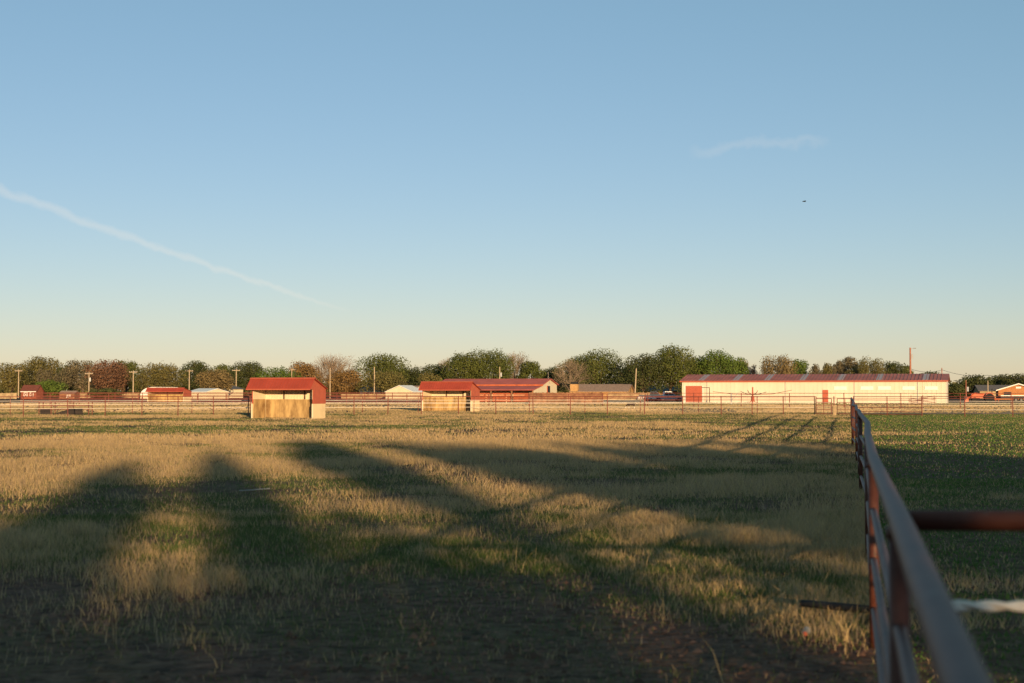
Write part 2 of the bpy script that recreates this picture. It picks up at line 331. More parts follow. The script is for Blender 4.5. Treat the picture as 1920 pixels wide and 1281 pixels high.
# ------------------------------------------------------------------ fences
HALF = math.pi / 2
def pipe(mb, a, b, r, n=8): mb.tube([a, b], r, n)
def near_fence():
    t = thing('pipe_fence', 'rusty red pipe fence running away between the two pastures', 'fence', tuple(FO))
    def at(s, off=0): return Vector((FDIR.x * s + FDIR.y * off, FDIR.y * s - FDIR.x * off, 0))
    ss = [-3.0, 0.9] + [5.25 + 5.4 * k for k in range(18)]
    wob = {}; rw = random.Random(5)
    for k, s in enumerate(ss): wob[k] = 0 if s < 14 else rw.uniform(-.05, .06)
    wob[5] = .10; wob[6] = .04; wob[4] = .03
    tops = [1.40 + (0 if s < 9 else rw.uniform(-.035, .02)) for s in ss]
    for k, s in enumerate(ss):
        p = at(s, wob[k]); mb = MB(); mb.tube([p, p + Vector((0, 0, tops[k] - .035))], .037, 14)
        mb.build('post', M_rust, t, True)
    top = [at(s, wob[k]) + Vector((0, 0, tops[k])) for k, s in enumerate(ss)]
    MB().tube(top, .040, 16).build('top_rail', M_rust, t, True)
    for f in (.72, .46, .20):
        MB().tube([at(s, wob[k]) + Vector((0, 0, tops[k] * f)) for k, s in enumerate(ss)], .026, 10).build('rail', M_rust, t, True)
    for k, s in enumerate(ss):
        p = at(s, wob[k]); z = tops[k]
        mb = MB(); mb.tube([p + Vector((0, 0, z - .075)) - FDIR * .0, p + Vector((0, 0, z - .034))], [.042, .047], 14); mb.build('weld_collar', M_rust, t, True)
near_fence()
# branch fence to the right: one red pipe and a twisted white rope
br = FO + FDIR * 5.25
t = thing('branch_fence', 'red pipe rail with twisted white rope, joining the near fence at a post', 'fence', (br.x, br.y, 0))
MB().tube([(.04, 0, 1.39), (4, -.02, 1.385), (9, 0, 1.39)], .038, 14).build('top_rail', M_rust, t, True)
for x in (3.6, 7.2): MB().tube([(x, .08, 0), (x, .08, 1.40)], .036, 12).build('post', M_rust, t, True)
rp = MB(); 
for s in (0, 1):
    rp.tube([(.05 + k * .011, .009 * math.cos(k * .31 + s * math.pi), 1.09 + .009 * math.sin(k * .31 + s * math.pi) - .02 * math.sin(min(1, k * .011 / 7) * math.pi)) for k in range(0, 640)], .0125, 6)
rp.build('rope', M_rope, t, True)

def strand_fence(name, label, pts, post_px_or_step, H, reds, ropes, pr=.035, rr=.026, rope_r=.013, mp=None, group=None):
    """pts: ground polyline; posts every step; red pipes and white ropes at given heights"""
    mp = mp or M_pipe
    o = Vector((*pts[0], 0)); t = thing(name, label, 'fence', tuple(o), group=group)
    P = [Vector((*p, 0)) - o for p in pts]
    proto = None; 
    for a, b in zip(P[:-1], P[1:]):
        L = (b - a).length; n = max(1, round(L / post_px_or_step))
        for k in range(n + (1 if b is P[-1] else 0)):
            p = a.lerp(b, k / n)
            if proto is None:
                proto = MB().tube([(0, 0, 0), (0, 0, H)], pr, 8).build('post', mp, t); proto.location = p
            else:
                c = proto.copy(); COL.objects.link(c); c.parent = t; c.location = p; c.rotation_euler = (random.uniform(-.012, .012), random.uniform(-.015, .015), 0)
    for h in reds: MB().tube([p + Vector((0, 0, h)) for p in P], rr, 6).build('rail', mp, t)
    for h in ropes:
        q = []
        for a, b in zip(P[:-1], P[1:]):
            n = max(1, round((b - a).length / post_px_or_step))
            for k in range(n):
                q.append(a.lerp(b, k / n) + Vector((0, 0, h))); q.append(a.lerp(b, (k + .5) / n) + Vector((0, 0, h - .015)))
        q.append(P[-1] + Vector((0, 0, h)))
        MB().tube(q, rope_r, 5).build('rope', M_rope, t)
    return t
def gp(px, D): return (X(px, D), D)
strand_fence('rope_fence', 'red post fence with three white ropes beside the stained open shelter', [gp(-40, 100), gp(128, 101.5), gp(466, 106)], 2.72, 1.46, [1.43], [1.14, .88, .60])
strand_fence('rope_fence', 'red post fence with white ropes running past the second shelter to the horse walker', [gp(600, 108), gp(790, 110), gp(1208, 110.5)], 2.8, 1.46, [1.43], [1.14, .88, .60])
strand_fence('rope_fence', 'red double-railed fence with two white ropes before the long cream barn', [gp(1208, 110.5), gp(1352, 110), gp(1527, 108.5)], 2.8, 1.46, [1.43, 1.15], [.88, .60])
strand_fence('rope_fence', 'dark post fence with three white ropes before the orange tractor', [gp(1728, 103), gp(1808, 101), gp(1990, 99)], 3.0, 1.48, [1.45], [1.12, .84, .52])
strand_fence('pipe_panel_fence', 'five-rail red pipe panels joining the end of the near fence', [gp(1600, 107), gp(1728, 103)], 2.7, 1.46, [1.43, 1.17, .90, .62, .32, .12], [])
strand_fence('lane_fence', 'thin second fence just behind the roped fence', [gp(20, 113), gp(470, 117), gp(1200, 118), gp(1530, 117)], 4.4, 1.40, [1.37], [.9], pr=.028, rr=.02, rope_r=.012)
strand_fence('arena_fence', 'red pipe arena fence beyond the dirt track', [gp(40, 190), gp(820, 186)], 4.0, 1.50, [1.46, 1.1, .75, .4], [], pr=.05, rr=.045)
strand_fence('arena_fence', 'red pipe fence on the far side of the red dirt arena', [gp(60, 262), gp(840, 262)], 5.0, 1.55, [1.5, 1.0, .5], [], pr=.06, rr=.055)
strand_fence('barn_lot_fence', 'red pipe fence with grey rails in front of the barn foot', [gp(1130, 168), gp(1480, 160), gp(1800, 150), gp(1990, 150)], 6.0, 1.62, [1.58, 1.05], [.55], pr=.045, rr=.03, rope_r=.02)
strand_fence('pen_fence', 'red pipe pen by the brown picket fence', [gp(840, 165), gp(1210, 172)], 5.0, 1.5, [1.46, .95], [], pr=.045, rr=.035)

def gate(label, a, b, H=1.25):
    A = Vector((*a, 0)); B = Vector((*b, 0)); L = (B - A).length; t = thing('pipe_gate', label, 'gate', a + (0,), math.atan2(B.y - A.y, B.x - A.x))
    for x in (.05, L - .05): MB().tube([(x, 0, .08), (x, 0, H)], .03, 8).build('stile', M_post if x < 1 else M_pipe, t)
    for h in (.12, .42, .72, .98, H): MB().tube([(.05, 0, h), (L - .05, 0, h)], .024, 6).build('rail', M_pipe, t)
    MB().tube([(L * .5, 0, .12), (L * .5, 0, H)], .022, 6).build('brace', M_pipe, t)
    return t
gate('closed pipe gate hung at the end of the roped fence, by the red walk door', gp(1528, 108.3), gp(1560, 107.8))
gate('closed pipe gate next to the tip of the near fence', gp(1568, 107.7), gp(1600, 107.2))
t = thing('gate_post', 'pale square timber post between the two pipe gates', 'post', (X(1564, 107.75), 107.75, 0)); MB().box(-.12, .12, -.1, .1, 0, .72).build('block', M_tanwood, t); MB().tube([(0, .14, 0), (0, .14, 1.45)], .04, 8).build('pipe', M_pipe, t)

# ------------------------------------------------------------------ open horse shelters
def shelter(label, px, D, W_, d, H, rz, stain=1):
    """open front; ridge above the front wall line, awning slope in front, long slope to the back"""
    t = thing('horse_shelter', label, 'shelter', (X(px, D), D, 0), rz); w = W_ / 2
    eF, eB, ridge = H * .735, H * .745, H                       # front eave, back eave, ridge
    MB().box(-w, w, d - .05, d, .9, eB).build('back_wall', M_cream, t)
    r = MB()
    for k in range(int(W_ / .22)): x = -w + .12 + k * .22; r.box(x, x + .04, d - .075, d - .052, 1.28, eB - .03)
    r.build('wall_rib', M_cream, t)
    n = 4
    for k in range(n):
        a = -w + .06 + (W_ - .12) * k / n; b = -w + .06 + (W_ - .12) * (k + 1) / n
        MB().box(a + .008, b - .008, d - .10, d - .053, .03, 1.27 + .01 * (k % 2)).build('plywood_panel', M_ply, t)
    for s in (-1, 1):
        x0, x1 = (-w - .04, -w) if s < 0 else (w, w + .04)
        MB().prism([(0, 0), (d, 0), (d, eB * .50), (0, eB * .50)], x0, x1).build('side_wall', M_ycream, t)
        MB().prism([(-.02, eB * .50), (d + .02, eB * .50), (d + .02, eB - .02), (0.0, ridge - .05), (-.55, eF), (-.02, eF - .03)], x0 - .012, x1 + .012).build('gable_panel', M_redside, t)
        xi0, xi1 = (-w + .004, -w + .05) if s < 0 else (w - .05, w - .004)
        MB().box(xi0, xi1, .05, d - .11, .03, 1.27).build('plywood_panel', M_ply, t)
        MB().prism([(.0, 1.28), (d - .06, 1.28), (d - .06, eB - .06), (.0, ridge - .10)], xi0, xi1 - .012).build('inner_lining', M_cream, t)
        MB().box(x0 - .02, x1 + .02, -.10, -.022, 0, eB * .5).build('corner_trim', M_cream, t)
    for x in (-w * .34, w * .36): MB().box(x - .035, x + .035, d - .17, d - .102, 1.29, eB).build('post', M_post, t)
    rf = MB(); o = .16
    th = .035
    rf.prism([(-.60, eF - .02), (0, ridge), (d + .12, eB - .03), (d + .12, eB - .03 + th), (0, ridge + th + .01), (-.60, eF - .02 + th)], -w - o, w + o)
    roof = rf.build('roof', M_redroof, t)
    rb = MB()
    for k in range(int((W_ + 2 * o) / .23) + 1):
        x = -w - o + k * .23; x = min(x, w + o - .03)
        rb.prism([(-.605, eF + th - .022), (0, ridge + th + .004), (0, ridge + th + .035), (-.605, eF + th + .012)], x, x + .03)
    rb.build('roof_rib', M_redroof, roof)
    MB().prism([(-.10, ridge - .005), (0, ridge + .05), (.12, ridge), (.12, ridge + .035), (0, ridge + .085), (-.10, ridge + .03)], -w - o - .01, w + o + .01).build('ridge_cap', M_redside, roof)
    MB().box(-w - o, w + o, -.625, -.603, eF - .05, eF + .03).build('fascia', M_redside, roof)
    MB().box(-w, w, -.02, .06, eF - .02, eF + .10).build('header_beam', M_post, t)
    return t
shelter('open horse shelter with stained plywood lining, standing on the near side of the roped fence', 530, 95, 4.62, 1.62, 2.66, R(-22))
shelter('open horse shelter with clean tan lining, standing behind the roped fence', 838, 127, 4.72, 1.8, 2.62, R(-22))
shelter('open horse shelter with red roof in front of the round-roofed white building', 311, 240, 6.7, 2.6, 2.32, R(-16))

# ------------------------------------------------------------------ buildings
def gable_house(name, label, cat, px, D, L, dp, eave, ridge, rz, wall, roofm, over=.35, trim=None):
    """ridge along local x; front faces -y, the near eave at y=0"""
    t = thing(name, label, cat, (X(px, D), D, 0), rz); w = L / 2
    MB().prism([(0, 0), (dp, 0), (dp, eave), (dp / 2, ridge - .06), (0, eave)], -w, w).build('wall', wall, t)
    sl_ = (ridge - eave) / (dp / 2)
    rf = MB().prism([(-over, eave - over * sl_), (dp / 2, ridge), (dp + over, eave - over * sl_), (dp + over, eave - over * sl_ + .12), (dp / 2, ridge + .13), (-over, eave - over * sl_ + .12)], -w - over, w + over).build('roof', roofm, t)
    if trim: MB().box(-w - over, w + over, -over - .05, -over - .003, eave - over * sl_ - .05, eave - over * sl_ + .12).build('fascia', trim, rf)
    return t, rf
# long cream barn
D = 206; Lb = 36.9
t, rf = gable_house('long_barn', 'long cream metal barn with faded red roof and red doors', 'barn', 1519, D - 4, Lb, 11, 3.22, 4.15, R(-18.5), M_barn, M_fadedroof, .3, M_redside)
w = Lb / 2; mb = MB()
for k in range(int(Lb / .62)): x = -w + .3 + k * .62; mb.box(x, x + .05, -.035, -.002, .05, 3.2)
mb.build('wall_rib', M_barn, t)
mb = MB(); sl_ = (4.15 - 3.22) / 5.5
for k in range(int(Lb / .5) + 1): x = -w - .28 + k * .5; mb.prism([(-.31, 3.22 - .3 * sl_ + .123), (5.5, 4.283), (5.5, 4.33), (-.31, 3.22 - .3 * sl_ + .17)], x, x + .07)
mb.build('roof_rib', M_fadedroof, rf)
for px in (1315, 1382, 1443, 1510, 1580, 1652, 1735):
    x = (px - 1525) / 495 * Lb; MB().prism([(.1, 3.36 + .008), (5.3, 3.36 + 5.2 * sl_ + .008), (5.3, 3.36 + 5.2 * sl_ + .03), (.1, 3.36 + .03)], x - .42, x + .42).build('skylight_panel', M_grayroof, rf)
def lx(px): return (px - 1525) / 495 * Lb          # picture column to place along the barn front
dr = MB()
for k in range(12): dr.box(lx(1285), lx(1317), -.07 - .012 * (k % 2), -.037, .05 + k * .21, .05 + (k + 1) * .21 - .006)
d_ = dr.build('rollup_door', M_redside, t)
MB().box(lx(1284) - .12, lx(1284), -.06, -.0365, 0, 2.62).build('door_jamb', M_white, d_); MB().box(lx(1318), lx(1318) + .1, -.06, -.0365, 0, 2.62).build('door_jamb', M_white, d_)
d_ = MB().box(lx(1548), lx(1558.5), -.075, -.037, .05, 1.98).build('walk_door', M_redside, t); MB().box(lx(1556), lx(1557), -.12, -.076, .95, 1.05).build('handle', M_metal, d_)
for px in (1581, 1630, 1662, 1706, 1746):
    x = lx(px); wd = MB().box(x - .86, x + .86, -.06, -.037, 2.05, 2.48).build('window', M_white, t); MB().box(x - .92, x + .92, -.085, -.0615, 1.99, 2.05).build('sill', M_white, wd)
for px in (1327, 1478, 1607, 1722): MB().box(lx(px) - .035, lx(px) + .035, -.09, -.037, 0, 3.15).build('downspout', M_metal, t)
MB().prism([(0, 0), (0, 3.22), (-.04, 3.22), (-.04, 0)], w + .002, w + .05).build('corner_trim', M_white, t)
# red-roofed stable with a lean-to along its front
D = 214; t = thing('stable', 'red-roofed stable with open lean-to front and cream gable with dark loft door', 'stable', (X(901, D), D, 0), R(-18)); w = 8.4
MB().prism([(4, 0), (12.2, 0), (12.2, 2.75), (8.1, 3.6), (4, 2.75)], -w, w).build('wall', M_cream, t)
MB().prism([(0.02, 0), (4, 0), (4, 2.6), (.02, 1.95)], w - .06, w - .002).build('lean_to_end_wall', M_cream, t)
rf = MB().prism([(3.75, 2.70), (8.1, 3.63), (12.5, 2.70), (12.5, 2.80), (8.1, 3.74), (3.75, 2.80)], -w - .3, w + .3).build('roof', M_stableroof, t)
MB().box(-w - .3, w + .3, 3.70, 3.748, 2.58, 2.82).build('fascia', M_orange, rf)
MB().prism([(-.4, 1.93), (3.99, 2.58), (3.99, 2.66), (-.4, 2.02)], -w - .25, w + .15).build('lean_to_roof', M_stableroof, t)
for k in range(6): x = -w + .2 + k * (2 * w - .4) / 5; MB().box(x - .09, x + .09, .0, .18, 0, 1.96).build('post', M_fencewood, t)
for k in range(5):
    a = -w + .35 + k * (2 * w - .4) / 5
    for j in range(4): MB().box(a, a + 3.1, .30 + .02 * (j % 2), .36 + .02 * (j % 2), .25 + j * .33, .25 + j * .33 + .28).build('stall_board', M_orange, t)
d_ = MB().box(w + .003, w + .06, 7.0, 8.3, .4, 2.6).build('loft_door_opening', M_black, t); MB().box(w + .004, w + .08, 6.75, 6.97, .4, 2.65).build('door_jamb', M_redside, d_)
MB().tube([(w + .01, 8.1, 3.12), (w + .07, 8.1, 3.12)], .16, 10).build('vent', M_metal, t)

# tan brick house with chimney
t, rf = gable_house('brick_house', 'tan brick house with broad chimney and pinkish shingle roof', 'house', 1123, 300, 11.8, 9, 1.75, 3.15, R(-14), M_brick, M_shingle, .4)
c_ = MB().box(-6.1, -4.5, -.4, 1.0, 0, 3.25).build('chimney', M_brick, t); MB().box(-6.0, -4.6, -.3, .9, 3.25, 3.75).build('chimney_cap', M_black, c_)
w_ = MB().box(3.0, 4.0, -.05, -.003, .75, 1.4).build('window', M_glass, t); MB().box(2.9, 4.1, -.08, -.053, .66, .75).build('sill', M_white, w_)
# shaded house behind the big trees
t, rf = gable_house('brick_house', 'yellow brick house half hidden behind the big tree trunks', 'house', 1238, 388, 9.5, 8, 1.9, 3.2, R(-10), M_brick, M_grayshingle, .5)
for x in (-2.5, 1.5): MB().box(x, x + .9, -.05, -.003, .8, 1.6).build('window', M_glass, t)
# houses at the right
t, rf = gable_house('brick_house', 'orange brick gable house with white trim behind the trailers', 'house', 1944, 300, 7.6, 8, 1.95, 3.2, R(75), M_obrick, M_grayshingle, .5, None)
gx = 3.8 + .5
for s, (ya, yb) in enumerate(((-.5, 4.0), (4.0, 8.5))):
    z0 = 1.95 - .5 * .29; MB().prism([(ya, z0 if s == 0 else 3.2), (yb, 3.2 if s == 0 else z0), (yb, (3.2 if s == 0 else z0) + .22), (ya, (z0 if s == 0 else 3.2) + .22)], -gx - .06, -gx - .003).build('barge_board', M_white, t)
MB().box(-3.85, -3.803, 3.5, 4.5, 2.35, 2.7).build('gable_vent', M_white, t)
for y in (1.0, 5.4): MB().box(-3.86, -3.803, y, y + 1.5, .7, 1.6).build('window', M_glass, t)
gable_house('grey_house', 'low house with long grey shingle roof beside the tractor', 'house', 1868, 330, 7.5, 8, 1.9, 3.1, R(-8), M_tanwood, M_grayshingle, .4)
# left: houses, sheds, round-roofed building
gable_house('white_shed', 'long white metal shed beside the small olive tree', 'shed', 369, 300, 5.2, 7, 1.55, 2.25, R(-30), M_cream, M_white, .1)
t = thing('arched_building', 'white round-roofed metal building behind the red-roofed shelter', 'building', (X(287, 310), 310, 0), R(-10))
MB().prism([(-2.9 * math.cos(a), 0.9 + 1.75 * math.sin(a)) for a in [math.pi * k / 16 for k in range(17)]] + [(2.9, 0), (-2.9, 0)], 0, 12, 'y').build('shell', M_cream, t, False)
mb = MB()
for k in range(9): mb.prism([(-2.93 * math.cos(a), .91 + 1.78 * math.sin(a)) for a in [math.pi * j / 16 for j in range(17)]], k * 1.45 - .04, k * 1.45 + .04, 'y')
mb.build('roof_rib', M_white, t)
MB().box(-1.0, 1.0, -.05, -.003, 0, 1.6).build('door', M_white, t)
t, rf = gable_house('red_shed', 'small red shed with white crossed doors at the end of the tree line', 'shed', 54, 330, 4.0, 3, 1.75, 3.1, R(-12), M_redshed, M_brownroof, .2)
for x in (-.7, .85):
    d_ = MB().box(x - .5, x + .5, -.06, -.003, .45, 1.45).build('door', M_redshed, t); q = MB()
    for (a, b, c, e) in ((-.5, -.4, .45, 1.45), (.4, .5, .45, 1.45), (-.398, .398, .45, .55), (-.398, .398, 1.35, 1.45)): q.box(x + a, x + b, -.09, -.0615, c, e)
    for s in (-1, 1): q.tube([(x - .40 * s, -.075, .56), (x + .40 * s, -.075, 1.34)], .05, 4)
    q.build('cross_trim', M_white, d_)
MB().box(-2.02, 2.02, -.24, -.205, 1.58, 1.74).build('fascia', M_white, rf)
t, rf = gable_house('garden_shed', 'low brown garden shed between the red shed and the russet tree', 'shed', 126, 320, 3.5, 2.6, 1.2, 1.75, R(-6), M_fencewood, M_shingle, .15)
MB().box(-.1, .35, -.04, -.003, .3, .95).build('window', M_white, t); MB().box(.5, .9, -.04, -.003, .5, .95).build('window', M_white, t)
t, rf = gable_house('cream_house', 'cream gabled house behind the small olive tree', 'house', 445, 355, 4.6, 10, 2.3, 3.5, R(62), M_cream, M_grayshingle, .3)
MB().box(-2.36, -2.303, 4.2, 5.2, .7, 1.6).build('window', M_glass, t)
t, rf = gable_house('cream_house', 'cream house with grey gable roof behind the bare pole, left of the round olive tree', 'house', 693, 350, 6.2, 6, 2.0, 3.2, R(-35), M_cream, M_grayshingle, .3)
MB().box(-1.2, -.3, -.05, -.003, .8, 1.5).build('window', M_glass, t)
gable_house('cream_house', 'cream house under the skirt of the round olive tree', 'house', 752, 350, 6.4, 7, 2.0, 3.0, R(-20), M_cream, M_shingle, .3)
t, rf = gable_house('white_barn', 'white gabled outbuilding left of the second shelter', 'barn', 786, 300, 4.6, 7, 1.6, 2.9, R(60), M_cream, M_white, .15)

def picket(label, a, b, H, m, step=.16, D=None):
    A = Vector((*a, 0)); B = Vector((*b, 0)); L = (B - A).length; t = thing('picket_fence', label, 'fence', a + (0,), math.atan2(B.y - A.y, B.x - A.x))
    q = MB(); n = int(L / step); r_ = random.Random(int(L * 10))
    for k in range(n):
        x = k * step; h = H + r_.uniform(-.05, .04); q.box(x, x + step * .88, -.012 + r_.uniform(-.006, .006), .012, .04, h)
    o = q.build('picket_row', m, t); o['kind'] = 'stuff'
    for h in (.35, H - .3): MB().box(0, L, .014, .06, h, h + .09).build('rail', m, t)
    for k in range(int(L / 2.4) + 1): MB().box(k * 2.4, k * 2.4 + .1, .062, .16, 0, H - .05).build('post', m, t)
picket('brown picket fence in front of the stable gable and brick house', gp(992, 198), gp(1132, 206), 1.62, M_fencewood)
picket('tan picket fence between the brick house and the big trees', gp(1140, 285), gp(1235, 285), 1.5, M_tanwood, .25)
picket('tan picket fence by the small red shed', gp(-30, 322), gp(34, 322), 1.35, M_tanwood, .25)
picket('tan picket fence under the russet tree', gp(72, 345), gp(262, 345), 1.4, M_tanwood, .25)
picket('tan picket fence in front of the cream houses', gp(640, 322), gp(800, 318), 1.15, M_tanwood, .25)

# ------------------------------------------------------------------ utility poles
def pole(px, D, top, label, arm=True, box=False, m=None, r=.13, lean=0, lamp=False):
    H = Z(top, D); t = thing('utility_pole', label, 'pole', (X(px, D), D, 0), 0, 'utility poles along the tree line'); m = m or M_pole
    MB().tube([(0, 0, 0), (lean * .5, 0, H * .5), (lean, 0, H)], [r * 1.15, r, r * .8], 8).build('shaft', m, t)
    if arm:
        MB().box(lean - 1.0, lean + 1.0, -.16, -.08, H - .45, H - .31).build('crossarm', m, t)
        for x in (-.9, -.4, .4, .9): MB().tube([(lean + x, -.12, H - .31), (lean + x, -.12, H - .12)], .05, 6).build('insulator', M_metal, t)
    if box: MB().tube([(lean + .28, -.1, H - 2.3), (lean + .28, -.1, H - 1.35)], .24, 10).build('transformer', M_metal, t)
    if lamp:
        a = MB().tube([(lean, 0, H - .25), (lean + .8, -.1, H - .1)], .045, 6).build('lamp_arm', M_metal, t); MB().box(lean + .7, lean + 1.15, -.2, 0, H - .2, H - .08).build('lamp_head', M_rim, a)
pole(35, 372, 693, 'brown utility pole with crossarm rising beside the small red shed')
pole(90, 400, 699, 'short pale utility pole behind the green bush by the red shed')
pole(167, 350, 698, 'utility pole with crossarm and transformer in front of the russet tree', box=True)
pole(250, 350, 695, 'utility pole with crossarm and lamp left of the round-roofed building', lamp=True)
pole(355, 365, 693, 'pale utility pole with crossarm behind the white metal shed')
pole(443, 365, 692, 'utility pole with crossarm in front of the cream gabled house')
pole(547, 380, 691, 'utility pole rising behind the roof of the stained shelter')
pole(619, 330, 690, 'bare pole without crossarm just right of the stained shelter', arm=False, r=.11)
pole(702, 330, 688, 'bare pole in front of the round olive tree and cream house', arm=False, r=.12)
pole(937, 330, 688, 'pole with transformer rising behind the stable roof', arm=False, box=True)
pole(1028, 360, 698, 'short pole tip behind the peak of the stable gable', arm=False, r=.12)
pole(1190, 300, 691, 'slightly leaning bare pole right of the brick house', arm=False, lean=.35)
pole(1425, 380, 695, 'short pale pole tip rising behind the middle of the long barn roof', arm=False, r=.1)
pole(1707, 290, 652, 'tall red-brown pole with transformer and lamp behind the long barn roof', arm=False, box=True, m=M_redpole, r=.20, lamp=True)
pole(1766, 330, 690, 'red-brown pole tip at the far end of the long barn roof', arm=False, m=M_redpole, r=.13)
pole(1811, 290, 713, 'slim brown pole with grey box between the barn end and tractor', arm=False, box=True, m=M_redpole, r=.1)
pole(1852, 300, 714, 'slim pale pole in front of the grey shingle roof', arm=False, r=.1)
def wire(label, pts):
    q = []
    for a, b in zip(pts[:-1], pts[1:]):
        for k in range(8): f = k / 8; p = Vector(a).lerp(Vector(b), f); p.z -= 1.2 * 4 * f * (1 - f) * .5; q.append(p)
    q.append(Vector(pts[-1])); tag(MB().tube(q, .035, 4).build('power_line', M_black, None), label, 'wire')
def pt(px, D, top): return (X(px, D), D - .12, Z(top, D) - .2)
wire('power line strung along the crossarmed poles of the left tree line', [pt(35, 372, 693), pt(90, 400, 699), pt(167, 350, 698), pt(250, 350, 695), pt(355, 365, 693), pt(443, 365, 692), pt(547, 380, 691)])
wire('power line between the bare poles behind the shelters and stable', [pt(619, 330, 712), pt(702, 330, 712), pt(937, 330, 712), pt(1190, 300, 716)])
wire('power line from the tall red-brown pole toward the right', [pt(1707, 290, 690), pt(1766, 330, 692), pt(1852, 300, 702), pt(1990, 300, 706)])

# ------------------------------------------------------------------ yard things
# horse walker
D = 190; t = thing('horse_walker', 'red horse walker with long arms in front of the long barn', 'horse walker', (X(1411, D), D, 0))
MB().tube([(0, 0, .0), (0, 0, 2.35)], [.13, .09], 10).build('centre_post', M_redside, t)
for k in range(4):
    a = k * HALF + .6; MB().tube([(0, 0, .95), (.65 * math.cos(a), .65 * math.sin(a), .0)], .05, 6).build('leg', M_redside, t)
MB().tube([(0, 0, .5), (0, 0, 1.1)], .22, 10).build('motor_housing', M_redside, t)
for (x, y, z) in ((-5.4, -.6, 1.75), (5.4, .8, 1.95), (.9, -5.2, 1.7), (-.8, 5.3, 1.8)):
    MB().tube([(0, 0, 1.35), (x * .5, y * .5, 1.42), (x, y, z)], [.05, .04, .03], 6).build('arm', M_pipe, t)
for s in (-1, 1): MB().tube([(.1 * s, -.05, 1.35), (.42 * s, -.05, 1.5), (.6 * s, -.05, 1.75), (.68 * s, -.05, 1.95)], .045, 6).build('lead_hook', M_black, t)
D = 188; t = thing('hitch_post', 'grey steel post with slanted stay left of the horse walker', 'post', (X(1371, D), D, 0)); MB().tube([(0, 0, 0), (0, 0, 1.55)], .08, 8).build('shaft', M_metal, t); MB().tube([(0, 0, .6), (.95, 0, 1.6)], .03, 6).build('stay', M_metal, t)
D = 195; t = thing('light_post', 'black inverted L-shaped post beside the red roll-up door', 'post', (X(1330, D), D, 0)); MB().tube([(0, 0, 0), (0, 0, 2.3)], .05, 8).build('shaft', M_black, t); MB().tube([(.04, 0, 2.3), (-1.05, 0, 2.3)], .04, 8).build('arm', M_black, t)
# livestock chute with dark sheets at the left
D = 108; t = thing('loading_pen', 'small red pipe pen with dark solid sheets behind the roped fence', 'pen', (X(74, D), D, 0), R(4)); L = 3.7
for x in (0, .9, 2.3, L): MB().tube([(x, 0, 0), (x, 0, 1.02)], .035, 8).build('post', M_pipe, t); MB().tube([(x, 1.2, 0), (x, 1.2, 1.02)], .035, 8).build('post', M_pipe, t)
for z in (1.0, .72, .46): MB().tube([(0, 0, z), (L, 0, z)], .026, 6).build('rail', M_pipe, t); MB().tube([(0, 1.2, z), (L, 1.2, z)], .026, 6).build('rail', M_pipe, t)
M_dsheet = mat('dark_rubber_sheet', (.035, .026, .022), .8)
MB().box(.1, .85, -.05, -.03, .10, .46).build('solid_sheet', M_dsheet, t); MB().prism([(1.05, .04), (3.3, .04), (3.25, .55), (2.3, .48), (1.1, .10)], -.06, -.035, 'y').build('solid_sheet', M_dsheet, t)
# vehicles
def wheel(t, x, y, r, w=.22):
    o = MB().tube([(x, y - w / 2, r), (x, y + w / 2, r)], r, 16).build('wheel', M_tyre, t); MB().tube([(x, y - w / 2 - .01, r), (x, y - w / 2 + .02, r)], r * .55, 12).build('rim', M_rim, o)
def pickup(label, px, D, rz, paint, L=5.4):
    t = thing('pickup_truck', label, 'truck', (X(px, D), D, 0), rz); k = L / 5.4
    b = MB().prism([(-2.7 * k, .45), (2.7 * k, .45), (2.7 * k, .95), (2.5 * k, 1.05), (1.1 * k, 1.12), (-.75 * k, 1.12), (-.75 * k, 1.08), (-2.7 * k, 1.08)], -.92, .92, 'y').build('body', paint, t)
    c = MB().prism([(1.1 * k, 1.12), (.45 * k, 1.72), (-.6 * k, 1.74), (-.75 * k, 1.12)], -.82, .82, 'y').build('cab', paint, t)
    MB().prism([(.9 * k, 1.18), (.42 * k, 1.64), (.0, 1.66), (.0, 1.18)], -.835, -.823, 'y').build('side_window', M_glass, c); MB().prism([(-.07, 1.18), (-.07, 1.66), (-.55 * k, 1.66), (-.66 * k, 1.18)], -.835, -.823, 'y').build('side_window', M_glass, c)
    for x in (-1.7 * k, 1.75 * k): 
        for y in (-.84, .84): wheel(t, x, y, .38)
    MB().box(2.7 * k, 2.73 * k, -.8, -.5, .72, .9).build('headlight', M_white, t); MB().box(-2.8 * k, -2.702 * k, -.9, .9, .45, .62).build('bumper', M_metal, t)
M_silver = mat('silver_blue_paint', (.30, .32, .36), .35, metal=.3, var=.05, spec=.5); M_darkpaint = mat('dark_blue_paint', (.05, .06, .085), .3, var=.05, spec=.5)
pickup('silver grey pickup truck parked beside the left end of the long barn', 1252, 235, R(4), M_silver)
pickup('dark pickup truck parked behind the silver one under the trees', 1226, 262, R(-8), M_darkpaint)
D = 225; t = thing('flatbed_trailer', 'low flatbed trailer loaded with pale bags by the parked trucks', 'trailer', (X(1212, D), D, 0), R(5)); MB().box(-1.6, 1.6, -.9, .9, .45, .58).build('deck', M_post, t)
for x in (-.5, .5): wheel(t, x, -.95, .33)
for k in range(4): MB().prism([(-.3, 0), (.3, 0), (.34, .15), (.22, .32), (-.24, .30), (-.34, .14)], -.5, .3, 'y').build('bag', M_white, t).location = (-1.15 + k * .75, 0, .585)
